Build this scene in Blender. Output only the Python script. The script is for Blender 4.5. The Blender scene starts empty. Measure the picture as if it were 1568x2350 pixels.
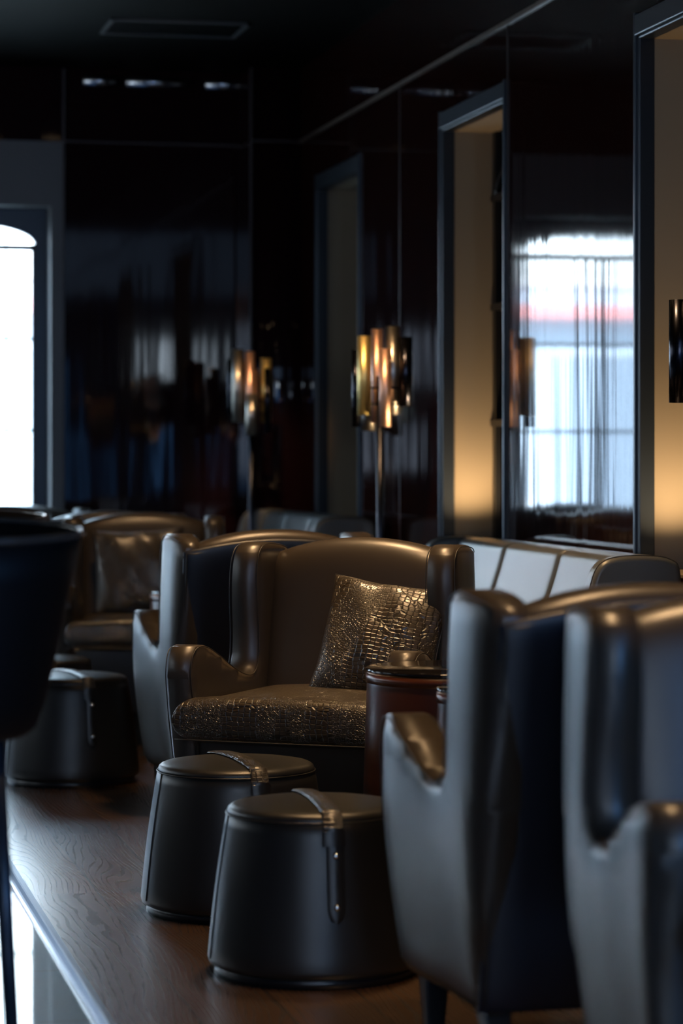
import bpy, bmesh, math, random
from math import sin, cos, pi, radians, sqrt, atan2
from mathutils import Vector, Matrix
random.seed(4)
S = bpy.context.scene
C = S.collection

# ------------------------------------------------------------------ camera, world, light
YAW = radians(12.67)          # camera is turned to the right of the room's long axis (+Y)
F = 6000.0                    # focal length in pixels of the 1568-wide frame
CZ, HOR = 1.27, 1050.0        # eye height, horizon row
cam_d = bpy.data.cameras.new('camera')
cam = bpy.data.objects.new('camera', cam_d); C.objects.link(cam)
cam_d.sensor_fit = 'HORIZONTAL'; cam_d.sensor_width = 24.0
cam_d.lens = F / 1568 * 24
cam_d.shift_y = -(1175 - HOR) / 1568
cam_d.clip_start = 0.05; cam_d.clip_end = 300
cam.location = (0, 0, CZ); cam.rotation_euler = (pi/2, 0, -YAW)
cam_d.dof.use_dof = True; cam_d.dof.focus_distance = 7.75; cam_d.dof.aperture_fstop = 2.5
S.camera = cam

S.view_settings.view_transform = 'Standard'; S.view_settings.look = 'None'
S.view_settings.gamma = 1; S.view_settings.use_curve_mapping = False
S.view_settings.exposure = -0.12

w = bpy.data.worlds.new('world'); S.world = w; w.use_nodes = True
bg = w.node_tree.nodes['Background']
bg.inputs['Color'].default_value = (0.52, 0.76, 1.0, 1); bg.inputs['Strength'].default_value = 18.0

sun_d = bpy.data.lights.new('sun', 'SUN'); sun = bpy.data.objects.new('sun', sun_d); C.objects.link(sun)
sun_d.energy = 34; sun_d.angle = radians(1); sun_d.color = (.95, .97, 1.0)
sun.rotation_euler = Vector((.25, .75, -.60)).to_track_quat('-Z', 'Y').to_euler()

def area(name, loc, direction, sx, sy, power, col, spread=180, portal=False):
    d = bpy.data.lights.new(name, 'AREA'); d.shape = 'RECTANGLE'; d.size = sx; d.size_y = sy
    d.energy = power; d.color = col; d.spread = radians(spread)
    o = bpy.data.objects.new(name, d); C.objects.link(o); o.location = loc
    o.rotation_euler = Vector(direction).to_track_quat('-Z', 'Z').to_euler()
    if portal: d.cycles.is_portal = True
    return o

WX = 2.927        # right wall
LX = -3.6         # left wall
EY = 14.30        # end wall
PY = 14.05        # front of the pilaster on the end wall
CH = 3.40         # ceiling
BY = -4.0         # rear wall of the tall hall behind the camera
COOL = (.14, .42, 1.0); DAY = (.78, .90, 1.0); WARM = (1.0, .62, .30)
# daylight through the windows of the left wall, the right wall beside the camera and the rear hall
LEFT_WIN = [(6.1, 7.3), (8.7, 9.9), (11.3, 12.5)]
for (a, b), pw in zip(LEFT_WIN, (2, 14, 42)):
    area('window_daylight', (LX + .06, (a+b)/2, 1.85), (1, 0, 0), b-a-.1, 1.6, pw, DAY)
area('window_daylight', (WX + .015, 2.755, 1.82), (-1, 0, 0), .85, 1.75, 8, COOL)
area('window_daylight', (WX + .015, .165, 1.82), (-1, 0, 0), .85, 1.75, 260, COOL)
area('window_daylight', (.4, BY + .08, 4.6), (0, 1, 0), 4.5, 2.6, 46, (.42, .64, 1.0))
area('window_daylight', (.75, BY + .08, 1.25), (0, 1, 0), .5, 1.5, 16, COOL)
area('window_daylight', (1.85, BY + .08, 1.0), (0, 1, 0), .6, 1.2, 5, COOL)
area('window_daylight', (-.77, BY + .08, 1.5), (0, 1, 0), .28, 2.2, 5, COOL)
area('window_portal', (1.07, EY + .24, 1.49), (0, -1, 0), .92, 2.3, 1, DAY, portal=True)
area('window_portal', (-.93, EY + .24, 1.49), (0, -1, 0), .92, 2.3, 1, DAY, portal=True)
area('window_portal', (-2.93, EY + .24, 1.49), (0, -1, 0), .92, 2.3, 1, DAY, portal=True)

# ------------------------------------------------------------------ coordinates
ca, sa = cos(YAW), sin(YAW)
def W(X, D, z=0.0):           # camera-frame ground position (right, forward) -> room position
    return Vector((X*ca + D*sa, -X*sa + D*ca, z))
def onwall(px):               # room Y where the sight line of a column meets the right wall
    k = (px-784)/F
    dx, dy = k*ca + sa, -k*sa + ca
    return WX*dy/dx
def onend(px, y=EY):
    k = (px-784)/F
    dx, dy = k*ca + sa, -k*sa + ca
    return y*dx/dy

# ------------------------------------------------------------------ materials
def new_mat(name):
    m = bpy.data.materials.new(name); m.use_nodes = True
    return m, m.node_tree.nodes, m.node_tree.links, m.node_tree.nodes['Principled BSDF']
def simple(name, col, rough=.5, metal=0, coat=0, coat_r=.1, ior=1.5, spec=None):
    m, n, l, b = new_mat(name)
    b.inputs['Base Color'].default_value = (*col, 1); b.inputs['Roughness'].default_value = rough
    b.inputs['Metallic'].default_value = metal; b.inputs['IOR'].default_value = ior
    b.inputs['Coat Weight'].default_value = coat; b.inputs['Coat Roughness'].default_value = coat_r
    if spec is not None: b.inputs['Specular IOR Level'].default_value = spec
    return m
def coords(n, l, scale=(1, 1, 1)):
    t = n.new('ShaderNodeTexCoord'); mp = n.new('ShaderNodeMapping'); mp.inputs['Scale'].default_value = scale
    l.new(t.outputs['Object'], mp.inputs['Vector']); return mp.outputs['Vector']
def bump(n, l, b, h, strength, dist, prev=None):
    bp = n.new('ShaderNodeBump'); bp.inputs['Strength'].default_value = strength; bp.inputs['Distance'].default_value = dist
    l.new(h, bp.inputs['Height'])
    if prev is not None: l.new(prev, bp.inputs['Normal'])
    l.new(bp.outputs['Normal'], b.inputs['Normal']); return bp.outputs['Normal']
def leather(name, col, rough=.36):
    m, n, l, b = new_mat(name)
    v = coords(n, l)
    ns = n.new('ShaderNodeTexNoise'); ns.inputs['Scale'].default_value = 5; ns.inputs['Detail'].default_value = 3; l.new(v, ns.inputs['Vector'])
    rp = n.new('ShaderNodeMixRGB'); rp.inputs[1].default_value = (*[c*.85 for c in col], 1); rp.inputs[2].default_value = (*[c*1.15 for c in col], 1)
    l.new(ns.outputs['Fac'], rp.inputs[0]); l.new(rp.outputs[0], b.inputs['Base Color'])
    vo = n.new('ShaderNodeTexVoronoi'); vo.inputs['Scale'].default_value = 520; l.new(v, vo.inputs['Vector'])
    n1 = bump(n, l, b, vo.outputs['Distance'], .12, .0006)
    wv = n.new('ShaderNodeTexNoise'); wv.inputs['Scale'].default_value = 9; wv.inputs['Detail'].default_value = 1; l.new(v, wv.inputs['Vector'])
    bump(n, l, b, wv.outputs['Fac'], .04, .006, n1)
    b.inputs['Roughness'].default_value = rough; b.inputs['IOR'].default_value = 1.5
    b.inputs['Specular IOR Level'].default_value = .55
    return m
def croc(name, col, k=1.0, rough=.26):
    m, n, l, b = new_mat(name)
    v = coords(n, l, (k, k, k))
    nz = n.new('ShaderNodeTexNoise'); nz.inputs['Scale'].default_value = 14; nz.inputs['Detail'].default_value = 2; l.new(v, nz.inputs['Vector'])
    ad = n.new('ShaderNodeVectorMath'); ad.operation = 'MULTIPLY_ADD'; ad.inputs[1].default_value = (.012, .012, .012)
    l.new(nz.outputs['Color'], ad.inputs[0]); l.new(v, ad.inputs[2])
    def vor(scale, sx, sy, sz, rnd):
        mp = n.new('ShaderNodeMapping'); mp.inputs['Scale'].default_value = (sx, sy, sz); l.new(ad.outputs[0], mp.inputs['Vector'])
        vo = n.new('ShaderNodeTexVoronoi'); vo.feature = 'DISTANCE_TO_EDGE'; vo.inputs['Scale'].default_value = scale
        vo.inputs['Randomness'].default_value = rnd; l.new(mp.outputs[0], vo.inputs['Vector'])
        r = n.new('ShaderNodeMapRange'); r.interpolation_type = 'SMOOTHSTEP'; r.inputs['From Max'].default_value = .14
        l.new(vo.outputs['Distance'], r.inputs['Value']); return r.outputs[0]
    big = vor(62, .85, .85, 1.25, .32); small = vor(150, 1, 1, 1, .8)
    st = n.new('ShaderNodeTexNoise'); st.inputs['Scale'].default_value = 1.0; st.inputs['Detail'].default_value = 0
    mp = n.new('ShaderNodeMapping'); mp.inputs['Scale'].default_value = (13, 4, 4); l.new(v, mp.inputs['Vector']); l.new(mp.outputs[0], st.inputs['Vector'])
    ms = n.new('ShaderNodeMapRange'); ms.inputs['From Min'].default_value = .44; ms.inputs['From Max'].default_value = .54; l.new(st.outputs['Fac'], ms.inputs['Value'])
    mx = n.new('ShaderNodeMixRGB'); l.new(ms.outputs[0], mx.inputs[0]); l.new(small, mx.inputs[1]); l.new(big, mx.inputs[2])
    c = n.new('ShaderNodeMixRGB'); c.inputs[1].default_value = (*[q*.35 for q in col], 1); c.inputs[2].default_value = (*col, 1)
    l.new(mx.outputs[0], c.inputs[0]); l.new(c.outputs[0], b.inputs['Base Color'])
    bump(n, l, b, mx.outputs[0], .85, .0021)
    b.inputs['Roughness'].default_value = rough; b.inputs['Specular IOR Level'].default_value = .8
    return m
def lacquer(name, col, axis):
    m, n, l, b = new_mat(name)
    sc = (1, 6, .5) if axis == 'x' else (6, 1, .5)
    v = coords(n, l, sc)
    ns = n.new('ShaderNodeTexNoise'); ns.inputs['Scale'].default_value = 1.0; ns.inputs['Detail'].default_value = 2; l.new(v, ns.inputs['Vector'])
    n1 = bump(n, l, b, ns.outputs['Fac'], .22, .008)
    v2 = coords(n, l, (1, 55, 1.2) if axis == 'x' else (55, 1, 1.2))
    n2 = n.new('ShaderNodeTexNoise'); n2.inputs['Scale'].default_value = 1.0; n2.inputs['Detail'].default_value = 3; l.new(v2, n2.inputs['Vector'])
    bump(n, l, b, n2.outputs['Fac'], .10, .0010, n1)
    g = n.new('ShaderNodeMixRGB'); g.inputs[1].default_value = (*[c*.6 for c in col], 1); g.inputs[2].default_value = (*[c*1.3 for c in col], 1)
    l.new(n2.outputs['Fac'], g.inputs[0]); l.new(g.outputs[0], b.inputs['Base Color'])
    b.inputs['Roughness'].default_value = .05; b.inputs['IOR'].default_value = 1.37
    return m
def emis(name, col, s):
    m, n, l, b = new_mat(name)
    b.inputs['Base Color'].default_value = (0, 0, 0, 1)
    b.inputs['Emission Color'].default_value = (*col, 1); b.inputs['Emission Strength'].default_value = s
    return m

M = {}
M['leather'] = leather('taupe_leather', (.038, .029, .021), .36)
M['sofa'] = leather('grey_leather', (.085, .09, .09), .33)
M['navy'] = leather('navy_leather', (.006, .010, .020), .42)
M['pouf'] = leather('pouf_leather', (.012, .012, .012), .36)
M['croc'] = croc('embossed_croc', (.036, .025, .014), 1.0, .31)
M['croc_strap'] = croc('embossed_strap', (.03, .024, .018), 1.2, .32)
M['seam'] = simple('seam_thread', (.02, .017, .014), .5)
M['blackwood'] = simple('black_stained_wood', (.008, .008, .010), .3)
M['drum'] = leather('cognac_leather', (.11, .028, .010), .28)
M['drum_top'] = simple('black_lacquer_top', (.008, .007, .007), .07, ior=1.6)
M['rim'] = simple('bronze_rim', (.30, .12, .05), .25, 1)
M['stud'] = simple('steel_stud', (.85, .88, .9), .22, 1)
M['brass'] = simple('polished_brass', (.95, .74, .30), .42, 1)
M['copper'] = simple('polished_copper', (.98, .60, .44), .42, 1)
M['nickel'] = simple('satin_nickel', (.50, .46, .40), .32, 1)
M['gunmetal'] = simple('dark_gunmetal', (.035, .035, .045), .22, 1)
M['pole'] = simple('dark_bronze', (.05, .05, .06), .3, 1)
M['lacquer_r'] = lacquer('dark_lacquer_panel', (.014, .004, .003), 'x')
M['lacquer_e'] = lacquer('dark_lacquer_panel', (.012, .004, .005), 'y')
M['plaster'] = simple('grey_plaster', (.10, .10, .105), .45)
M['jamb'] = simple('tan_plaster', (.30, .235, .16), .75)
M['frame'] = simple('blue_grey_metal', (.030, .038, .050), .32, .4)
M['black'] = simple('black_steel', (.012, .012, .014), .35)
M['black_matte'] = simple('blackout_blind', (.004, .004, .005), .8)
M['ceiling'] = simple('dark_ceiling', (.0025, .0014, .0012), .7, spec=.05)
M['hall'] = simple('pale_hall_wall', (.30, .31, .33), .8)
M['bronze_line'] = simple('bronze_trim', (.16, .125, .105), .4, .6)
M['steel'] = simple('brushed_steel', (.6, .62, .66), .25, 1)
M['vent'] = simple('grille_paint', (.05, .05, .055), .5)
M['glass'] = None
m, n, l, b = new_mat('window_glass')
gl = n.new('ShaderNodeBsdfGlossy'); gl.inputs['Roughness'].default_value = .0
tr = n.new('ShaderNodeBsdfTransparent'); tr.inputs['Color'].default_value = (.95, .97, .98, 1)
fr = n.new('ShaderNodeFresnel'); fr.inputs['IOR'].default_value = 1.45
mix = n.new('ShaderNodeMixShader'); l.new(fr.outputs[0], mix.inputs[0]); l.new(tr.outputs[0], mix.inputs[1]); l.new(gl.outputs[0], mix.inputs[2])
l.new(mix.outputs[0], n['Material Output'].inputs['Surface']); M['glass'] = m
M['uplight'] = emis('uplight_lens', (1, .72, .38), 30)
M['sky_pane'] = emis('daylit_pane', (.62, .76, 1.0), 20.0)
M['warm_pane'] = emis('amber_lamp_glow', (1.0, .42, .14), 5.0)

# wood floor: planks along Y, open grain
m, n, l, b = new_mat('oak_planks')
tc = n.new('ShaderNodeTexCoord')
sep = n.new('ShaderNodeSeparateXYZ'); l.new(tc.outputs['Object'], sep.inputs[0])
def math(op, a, b_=None, c_=None):
    q = n.new('ShaderNodeMath'); q.operation = op
    for i, x in enumerate((a, b_, c_)):
        if x is None: continue
        if hasattr(x, 'is_linked'): l.new(x, q.inputs[i])
        else: q.inputs[i].default_value = x
    return q.outputs[0]
PW = .21
u = math('DIVIDE', math('SUBTRACT', sep.outputs[0], .77), PW)
idx = math('FLOOR', u); fx = math('FRACT', u)
vy = math('ADD', math('DIVIDE', sep.outputs[1], 1.9), math('MULTIPLY', idx, .37))
idy = math('FLOOR', vy); fy = math('FRACT', vy)
gx = math('MINIMUM', fx, math('SUBTRACT', 1.0, fx)); gy = math('MINIMUM', fy, math('SUBTRACT', 1.0, fy))
gap = math('MINIMUM', math('GREATER_THAN', gx, .012), math('GREATER_THAN', gy, .0008))
cmb = n.new('ShaderNodeCombineXYZ'); l.new(idx, cmb.inputs[0]); l.new(idy, cmb.inputs[1])
wn = n.new('ShaderNodeTexWhiteNoise'); wn.noise_dimensions = '2D'; l.new(cmb.outputs[0], wn.inputs['Vector'])
off = n.new('ShaderNodeVectorMath'); off.operation = 'MULTIPLY_ADD'; off.inputs[1].default_value = (7, 7, 7)
l.new(wn.outputs['Color'], off.inputs[0])
st = n.new('ShaderNodeMapping'); st.inputs['Scale'].default_value = (5.5, .9, 1); l.new(tc.outputs['Object'], st.inputs['Vector']); l.new(st.outputs[0], off.inputs[2])
n0 = n.new('ShaderNodeTexNoise'); n0.inputs['Scale'].default_value = 1.0; n0.inputs['Detail'].default_value = 4; n0.inputs['Roughness'].default_value = .32; l.new(off.outputs[0], n0.inputs['Vector'])
rings = math('FRACT', math('ADD', math('MULTIPLY', n0.outputs['Fac'], 15.0), math('MULTIPLY', sep.outputs[0], 60.0)))
ring = math('ABSOLUTE', math('SUBTRACT', rings, .5))
fib = n.new('ShaderNodeTexNoise'); fib.inputs['Scale'].default_value = 1; fib.inputs['Detail'].default_value = 4
fm = n.new('ShaderNodeMapping'); fm.inputs['Scale'].default_value = (260, 14, 1); l.new(tc.outputs['Object'], fm.inputs['Vector']); l.new(fm.outputs[0], fib.inputs['Vector'])
grain = n.new('ShaderNodeMapRange'); grain.inputs['From Min'].default_value = .02; grain.inputs['From Max'].default_value = .17
l.new(math('ADD', ring, math('MULTIPLY', math('SUBTRACT', fib.outputs['Fac'], .5), .22)), grain.inputs['Value'])
cr = n.new('ShaderNodeMixRGB'); cr.inputs[1].default_value = (.020, .009, .0035, 1); cr.inputs[2].default_value = (.060, .028, .011, 1)
l.new(grain.outputs[0], cr.inputs[0])
c2 = n.new('ShaderNodeMixRGB'); c2.blend_type = 'MULTIPLY'; c2.inputs[0].default_value = .5; l.new(cr.outputs[0], c2.inputs[1]); l.new(wn.outputs['Value'], c2.inputs[2])
c3 = n.new('ShaderNodeMixRGB'); c3.inputs[1].default_value = (.006, .004, .003, 1); l.new(gap, c3.inputs[0]); l.new(c2.outputs[0], c3.inputs[2])
l.new(c3.outputs[0], b.inputs['Base Color'])
rr = n.new('ShaderNodeMapRange'); rr.inputs['To Min'].default_value = .62; rr.inputs['To Max'].default_value = .42; l.new(grain.outputs[0], rr.inputs['Value']); l.new(rr.outputs[0], b.inputs['Roughness'])
hh = math('MULTIPLY', math('ADD', math('MULTIPLY', grain.outputs[0], .5), math('MULTIPLY', fib.outputs['Fac'], .5)), gap)
bump(n, l, b, hh, .18, .0008)
b.inputs['Specular IOR Level'].default_value = .3
b.inputs['Coat Weight'].default_value = .9; b.inputs['Coat Roughness'].default_value = .25; b.inputs['Coat IOR'].default_value = 1.9
M['wood'] = m
# polished dark tile beside the wood
m, n, l, b = new_mat('polished_blue_tile')
tc = n.new('ShaderNodeTexCoord')
br = n.new('ShaderNodeTexBrick'); br.offset = 0; br.inputs['Scale'].default_value = 1; br.inputs['Brick Width'].default_value = .6; br.inputs['Row Height'].default_value = .6
br.inputs['Mortar Size'].default_value = .0025; br.inputs['Color1'].default_value = (.02, .085, .19, 1); br.inputs['Color2'].default_value = (.024, .092, .205, 1); br.inputs['Mortar'].default_value = (.01, .012, .015, 1)
l.new(tc.outputs['Object'], br.inputs['Vector']); l.new(br.outputs['Color'], b.inputs['Base Color'])
b.inputs['Roughness'].default_value = .42; b.inputs['IOR'].default_value = 1.6; b.inputs['Coat Weight'].default_value = 1; b.inputs['Coat Roughness'].default_value = .03
M['tile'] = m
del math
import math
# street front seen through the window
m, n, l, b = new_mat('street_front')
tc = n.new('ShaderNodeTexCoord'); br = n.new('ShaderNodeTexBrick'); br.inputs['Scale'].default_value = 1
br.inputs['Brick Width'].default_value = .8; br.inputs['Row Height'].default_value = .35; br.inputs['Mortar Size'].default_value = .02
br.inputs['Color1'].default_value = (.68, .70, .68, 1); br.inputs['Color2'].default_value = (.76, .77, .74, 1); br.inputs['Mortar'].default_value = (.5, .5, .47, 1)
mp = n.new('ShaderNodeMapping'); mp.inputs['Rotation'].default_value = (pi/2, 0, 0); l.new(tc.outputs['Object'], mp.inputs['Vector']); l.new(mp.outputs[0], br.inputs['Vector'])
l.new(br.outputs['Color'], b.inputs['Base Color']); b.inputs['Roughness'].default_value = .9
M['facade'] = m
M['red'] = simple('red_fabric', (.72, .30, .28), .8)
M['shop'] = simple('blue_grey_render', (.52, .60, .68), .7)
M['pave'] = simple('pale_paving', (.55, .56, .52), .9)
M['white_paint'] = simple('white_car_paint', (.8, .82, .84), .3)
M['tyre'] = simple('tyre', (.02, .02, .02), .8)
M['car_glass'] = simple('car_glass', (.03, .04, .05), .1)

# ------------------------------------------------------------------ mesh helpers
def link(name, bm, mat, parent=None, smooth=True, bevel=0, seg=3, loc=None):
    bmesh.ops.recalc_face_normals(bm, faces=bm.faces)
    me = bpy.data.meshes.new(name); bm.to_mesh(me); bm.free()
    o = bpy.data.objects.new(name, me); C.objects.link(o)
    if mat: me.materials.append(mat)
    for p in me.polygons: p.use_smooth = smooth
    if bevel:
        bv = o.modifiers.new('bevel', 'BEVEL'); bv.width = bevel; bv.segments = seg; bv.limit_method = 'ANGLE'; bv.angle_limit = radians(35)
        bv.harden_normals = False
        wn_ = o.modifiers.new('wn', 'WEIGHTED_NORMAL'); wn_.keep_sharp = True
    if parent: o.parent = parent
    if loc: o.location = loc
    return o
def box(bm, x0, x1, y0, y1, z0, z1):
    v = [bm.verts.new(p) for p in ((x0,y0,z0),(x1,y0,z0),(x1,y1,z0),(x0,y1,z0),(x0,y0,z1),(x1,y0,z1),(x1,y1,z1),(x0,y1,z1))]
    for f in ((0,3,2,1),(4,5,6,7),(0,1,5,4),(1,2,6,5),(2,3,7,6),(3,0,4,7)): bm.faces.new([v[i] for i in f])
def tube(bm, pts, r, seg=8, closed=False, caps=True):
    pts = [Vector(p) for p in pts]; N = len(pts); rings = []
    up = Vector((0, 0, 1)); prev = None
    for i, p in enumerate(pts):
        if closed: t = (pts[(i+1) % N] - pts[i-1]).normalized()
        else: t = (pts[min(i+1, N-1)] - pts[max(i-1, 0)]).normalized()
        if prev is None:
            a = t.cross(up)
            if a.length < .05: a = t.cross(Vector((1, 0, 0)))
        else: a = prev - t*prev.dot(t)
        a.normalize(); prev = a; b_ = t.cross(a)
        rr = r[i] if isinstance(r, (list, tuple)) else r
        rings.append([bm.verts.new(p + (a*cos(2*pi*k/seg) + b_*sin(2*pi*k/seg))*rr) for k in range(seg)])
    for i in range(N if closed else N-1):
        A, B = rings[i], rings[(i+1) % N]
        for k in range(seg): bm.faces.new((A[k], A[(k+1) % seg], B[(k+1) % seg], B[k]))
    if not closed and caps: bm.faces.new(rings[0][::-1]); bm.faces.new(rings[-1])
def lathe(bm, prof, seg=64, close=True):
    rings = []
    for r, z in prof:
        if r < 1e-5: rings.append([bm.verts.new((0, 0, z))])
        else: rings.append([bm.verts.new((r*cos(2*pi*k/seg), r*sin(2*pi*k/seg), z)) for k in range(seg)])
    for A, B in zip(rings, rings[1:]):
        for k in range(seg):
            k2 = (k+1) % seg
            if len(A) == 1: bm.faces.new((A[0], B[k], B[k2]))
            elif len(B) == 1: bm.faces.new((A[k], A[k2], B[0]))
            else: bm.faces.new((A[k], A[k2], B[k2], B[k]))
def spline(P, per=8, closed=False):
    out = []; N = len(P)
    for i in range(N if closed else N-1):
        p0 = P[(i-1) % N] if closed or i > 0 else P[i]; p1 = P[i]; p2 = P[(i+1) % N]
        p3 = P[(i+2) % N] if closed or i+2 < N else p2
        for k in range(per):
            t = k/per
            out.append(tuple(.5*((2*b1) + (-a1+c1)*t + (2*a1-5*b1+4*c1-d1)*t*t + (-a1+3*b1-3*c1+d1)*t**3) for a1, b1, c1, d1 in zip(p0, p1, p2, p3)))
    if not closed: out.append(tuple(P[-1]))
    return out
def slab(bm, fn, T, nu=28, nv=28, pw=6, bulge=.0, ex=.42):
    """rounded cushion: fn(u,v,h) maps u,v in -1..1 and a signed half height h to a point"""
    def grid(sign):
        G = []
        for j in range(nv+1):
            v = sin((j/nv-.5)*pi); row = []
            for i in range(nu+1):
                u_ = sin((i/nu-.5)*pi)
                e = ((max(0, 1-abs(u_)**pw))*(max(0, 1-abs(v)**pw)))**ex
                h = T/2*e*(1 + bulge*(1-u_*u_)*(1-v*v))
                row.append((u_, v, sign*h, e))
            G.append(row)
        return G
    A, B = grid(1), grid(-1)
    va = [[bm.verts.new(fn(*q[:3])) for q in r] for r in A]
    vb = [[va[j][i] if i in (0, nu) or j in (0, nv) else bm.verts.new(fn(*B[j][i][:3])) for i in range(nu+1)] for j in range(nv+1)]
    for j in range(nv):
        for i in range(nu):
            bm.faces.new((va[j][i], va[j][i+1], va[j+1][i+1], va[j+1][i]))
            q = [vb[j][i], vb[j+1][i], vb[j+1][i+1], vb[j][i+1]]
            if len({id(x) for x in q}) == 4:
                try: bm.faces.new(q)
                except ValueError: pass
def thing(name, label, cat, loc=(0, 0, 0), rz=0, group=None):
    o = bpy.data.objects.new(name, None); C.objects.link(o); o.empty_display_size = .1
    o.location = loc; o.rotation_euler = (0, 0, rz); o['label'] = label; o['category'] = cat
    if group: o['group'] = group
    return o
def struct(name, bm, mat, parent=None, **k):
    o = link(name, bm, mat, parent, **{'smooth': False, **k})
    if parent is None: o['kind'] = 'structure'
    return o
def dup(root, loc, rz, label, group=None):
    def rec(o, par):
        c = o.copy(); C.objects.link(c); c.parent = par
        for ch in kids.get(o.name, []): rec(ch, c)
        return c
    kids = {}
    for o in C.objects:
        if o.parent: kids.setdefault(o.parent.name, []).append(o)
    r = rec(root, None); r.location = loc; r.rotation_euler = (0, 0, rz); r['label'] = label
    if group: r['group'] = group
    return r

# ------------------------------------------------------------------ room shell
bm = bmesh.new(); box(bm, .785, WX+.02, BY, EY+.02, -.08, 0); struct('floor', bm, M['wood'])
bm = bmesh.new(); box(bm, LX, .77, BY, EY+.02, -.12, -.025); struct('floor_tile', bm, M['tile'])
bm = bmesh.new()
prof = [(.768, -.03), (.768, -.012), (.772, .001), (.776, .0025), (.790, .0025), (.790, -.03)]
for y0, y1 in ((BY, EY),):
    a = [bm.verts.new((x, y0, z)) for x, z in prof]; b_ = [bm.verts.new((x, y1, z)) for x, z in prof]
    for i in range(len(prof)-1): bm.faces.new((a[i], a[i+1], b_[i+1], b_[i]))
    bm.faces.new(a); bm.faces.new(b_[::-1])
struct('trim_1', bm, simple('dull_steel_edge', (.16, .20, .27), .4, 1))
bm = bmesh.new(); box(bm, .757, .768, BY, EY, -.026, -.019); struct('trim_2', bm, simple('pale_steel_edge', (.85, .87, .92), .22, 1))
bm = bmesh.new(); box(bm, LX-.2, WX+.5, 4.0, EY+.3, CH, CH+.2); struct('ceiling', bm, M['ceiling'])
bm = bmesh.new(); box(bm, LX-.2, WX+.5, BY-.2, 4.1, 7.0, 7.2); box(bm, LX-.2, WX+.5, 4.0, 4.1, CH, 7.2)
struct('ceiling_hall', bm, M['ceiling'])
bm = bmesh.new(); box(bm, LX-.2, WX+.5, BY-.2, BY, -.1, 7.0); struct('wall_rear', bm, M['hall'])

SILL, HEAD = .88, 2.70
OPEN = [(12.60, 13.60), (10.03, 11.02), (7.44, 8.43), (4.85, 5.84), (2.26, 3.25), (-.33, .66)]
TH = .32
bm = bmesh.new()
ys = [EY+.3] + [v for a, b_ in OPEN for v in (b_, a)] + [BY]
for k in range(0, len(ys), 2): box(bm, WX, WX+TH, ys[k+1], ys[k], -.1, CH)
for a, b_ in OPEN:
    box(bm, WX, WX+TH, a, b_, -.1, SILL); box(bm, WX, WX+TH, a, b_, HEAD, CH)
box(bm, WX, WX+TH, BY, 4.0, CH, 7.0)
wr = struct('wall_right', bm, M['lacquer_r'])
# left wall with its windows
bm = bmesh.new()
ys = [EY+.3] + [v for a, b_ in reversed(LEFT_WIN) for v in (b_, a)] + [BY]
for k in range(0, len(ys), 2): box(bm, LX-.3, LX, ys[k+1], ys[k], -.1, CH)
for a, b_ in LEFT_WIN: box(bm, LX-.3, LX, a, b_, -.1, 1.0); box(bm, LX-.3, LX, a, b_, 2.7, CH)
box(bm, LX-.3, LX, BY, 4.0, CH, 7.0)
struct('wall_left', bm, simple('dark_paint', (.03, .03, .033), .6))
# end wall: plaster bay with window openings, lacquer above and beside
XB = onend(146); OX0, OX1, OZ0, OZ1 = .555, 1.585, .35, 2.645
PX = onend(576, PY)
bm = bmesh.new()
D2, D3 = -2.0, -4.0
segs = [(LX-.2, OX0+D3), (OX1+D3, OX0+D2), (OX1+D2, OX0), (OX1, XB)]
for a, b_ in segs: box(bm, a, b_, EY, EY+.3, -.1, 3.0)
for d in (0, D2, D3): box(bm, OX0+d, OX1+d, EY, EY+.3, -.1, OZ0); box(bm, OX0+d, OX1+d, EY, EY+.3, OZ1, 3.0)
struct('wall_end', bm, M['plaster'])
bm = bmesh.new(); box(bm, XB, PX+.05, EY-.012, EY+.3, -.1, CH); box(bm, LX-.2, XB, EY-.012, EY+.3, 3.0, CH)
struct('wall_end_panelling', bm, M['lacquer_e'])
bm = bmesh.new(); xc = onend(660, PY); NP = 24; ra, rb = [], []
PILX = [PX + (WX+.03-PX)*k/NP for k in range(NP+1)]
for x in PILX:
    y = PY - .030*max(0, 1-((x-xc)/.15)**2)
    ra.append(bm.verts.new((x, y, -.1))); rb.append(bm.verts.new((x, y, CH)))
ra += [bm.verts.new((WX+.03, EY+.2, -.1)), bm.verts.new((PX, EY+.2, -.1))]; rb += [bm.verts.new((WX+.03, EY+.2, CH)), bm.verts.new((PX, EY+.2, CH))]
fs_ = [bm.faces.new((ra[k], ra[(k+1) % len(ra)], rb[(k+1) % len(ra)], rb[k])) for k in range(len(ra))]
bm.faces.new(ra[::-1]); bm.faces.new(rb)
pil = struct('wall_pilaster', bm, M['lacquer_e'])
for p in pil.data.polygons: p.use_smooth = p.normal.y < -.5
# thin bronze line under the top panels
def line(name, *bx):
    bm = bmesh.new()
    for q in bx: box(bm, *q)
    return struct(name, bm, M['bronze_line'] if name == 'trim_3' else JM)
JM = simple('panel_joint', (.03, .018, .016), .35)
line('trim_3', (WX-.012, WX+.01, 1.0, PY, 2.992, 3.008))
line('trim_4', (PX-.008, WX, PY-.034, PY+.01, 2.997, 3.003), (PX-.008, PX+.01, PY, EY, 2.996, 3.004), (XB, PX, EY-.020, EY, 2.996, 3.004))
line('trim_5', (XB-.008, XB+.004, EY-.022, EY, 0, CH))
line('trim_6', (PX-.006, PX+.004, PY-.006, PY+.006, 0, CH))
for i, y in enumerate((onwall(918), onwall(1166)+.0, 6.6, 4.0)):
    bm = bmesh.new(); box(bm, WX-.003, WX+.01, y-.004, y+.004, 0, 2.99); struct('trim_%d' % (7+i), bm, JM)
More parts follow.
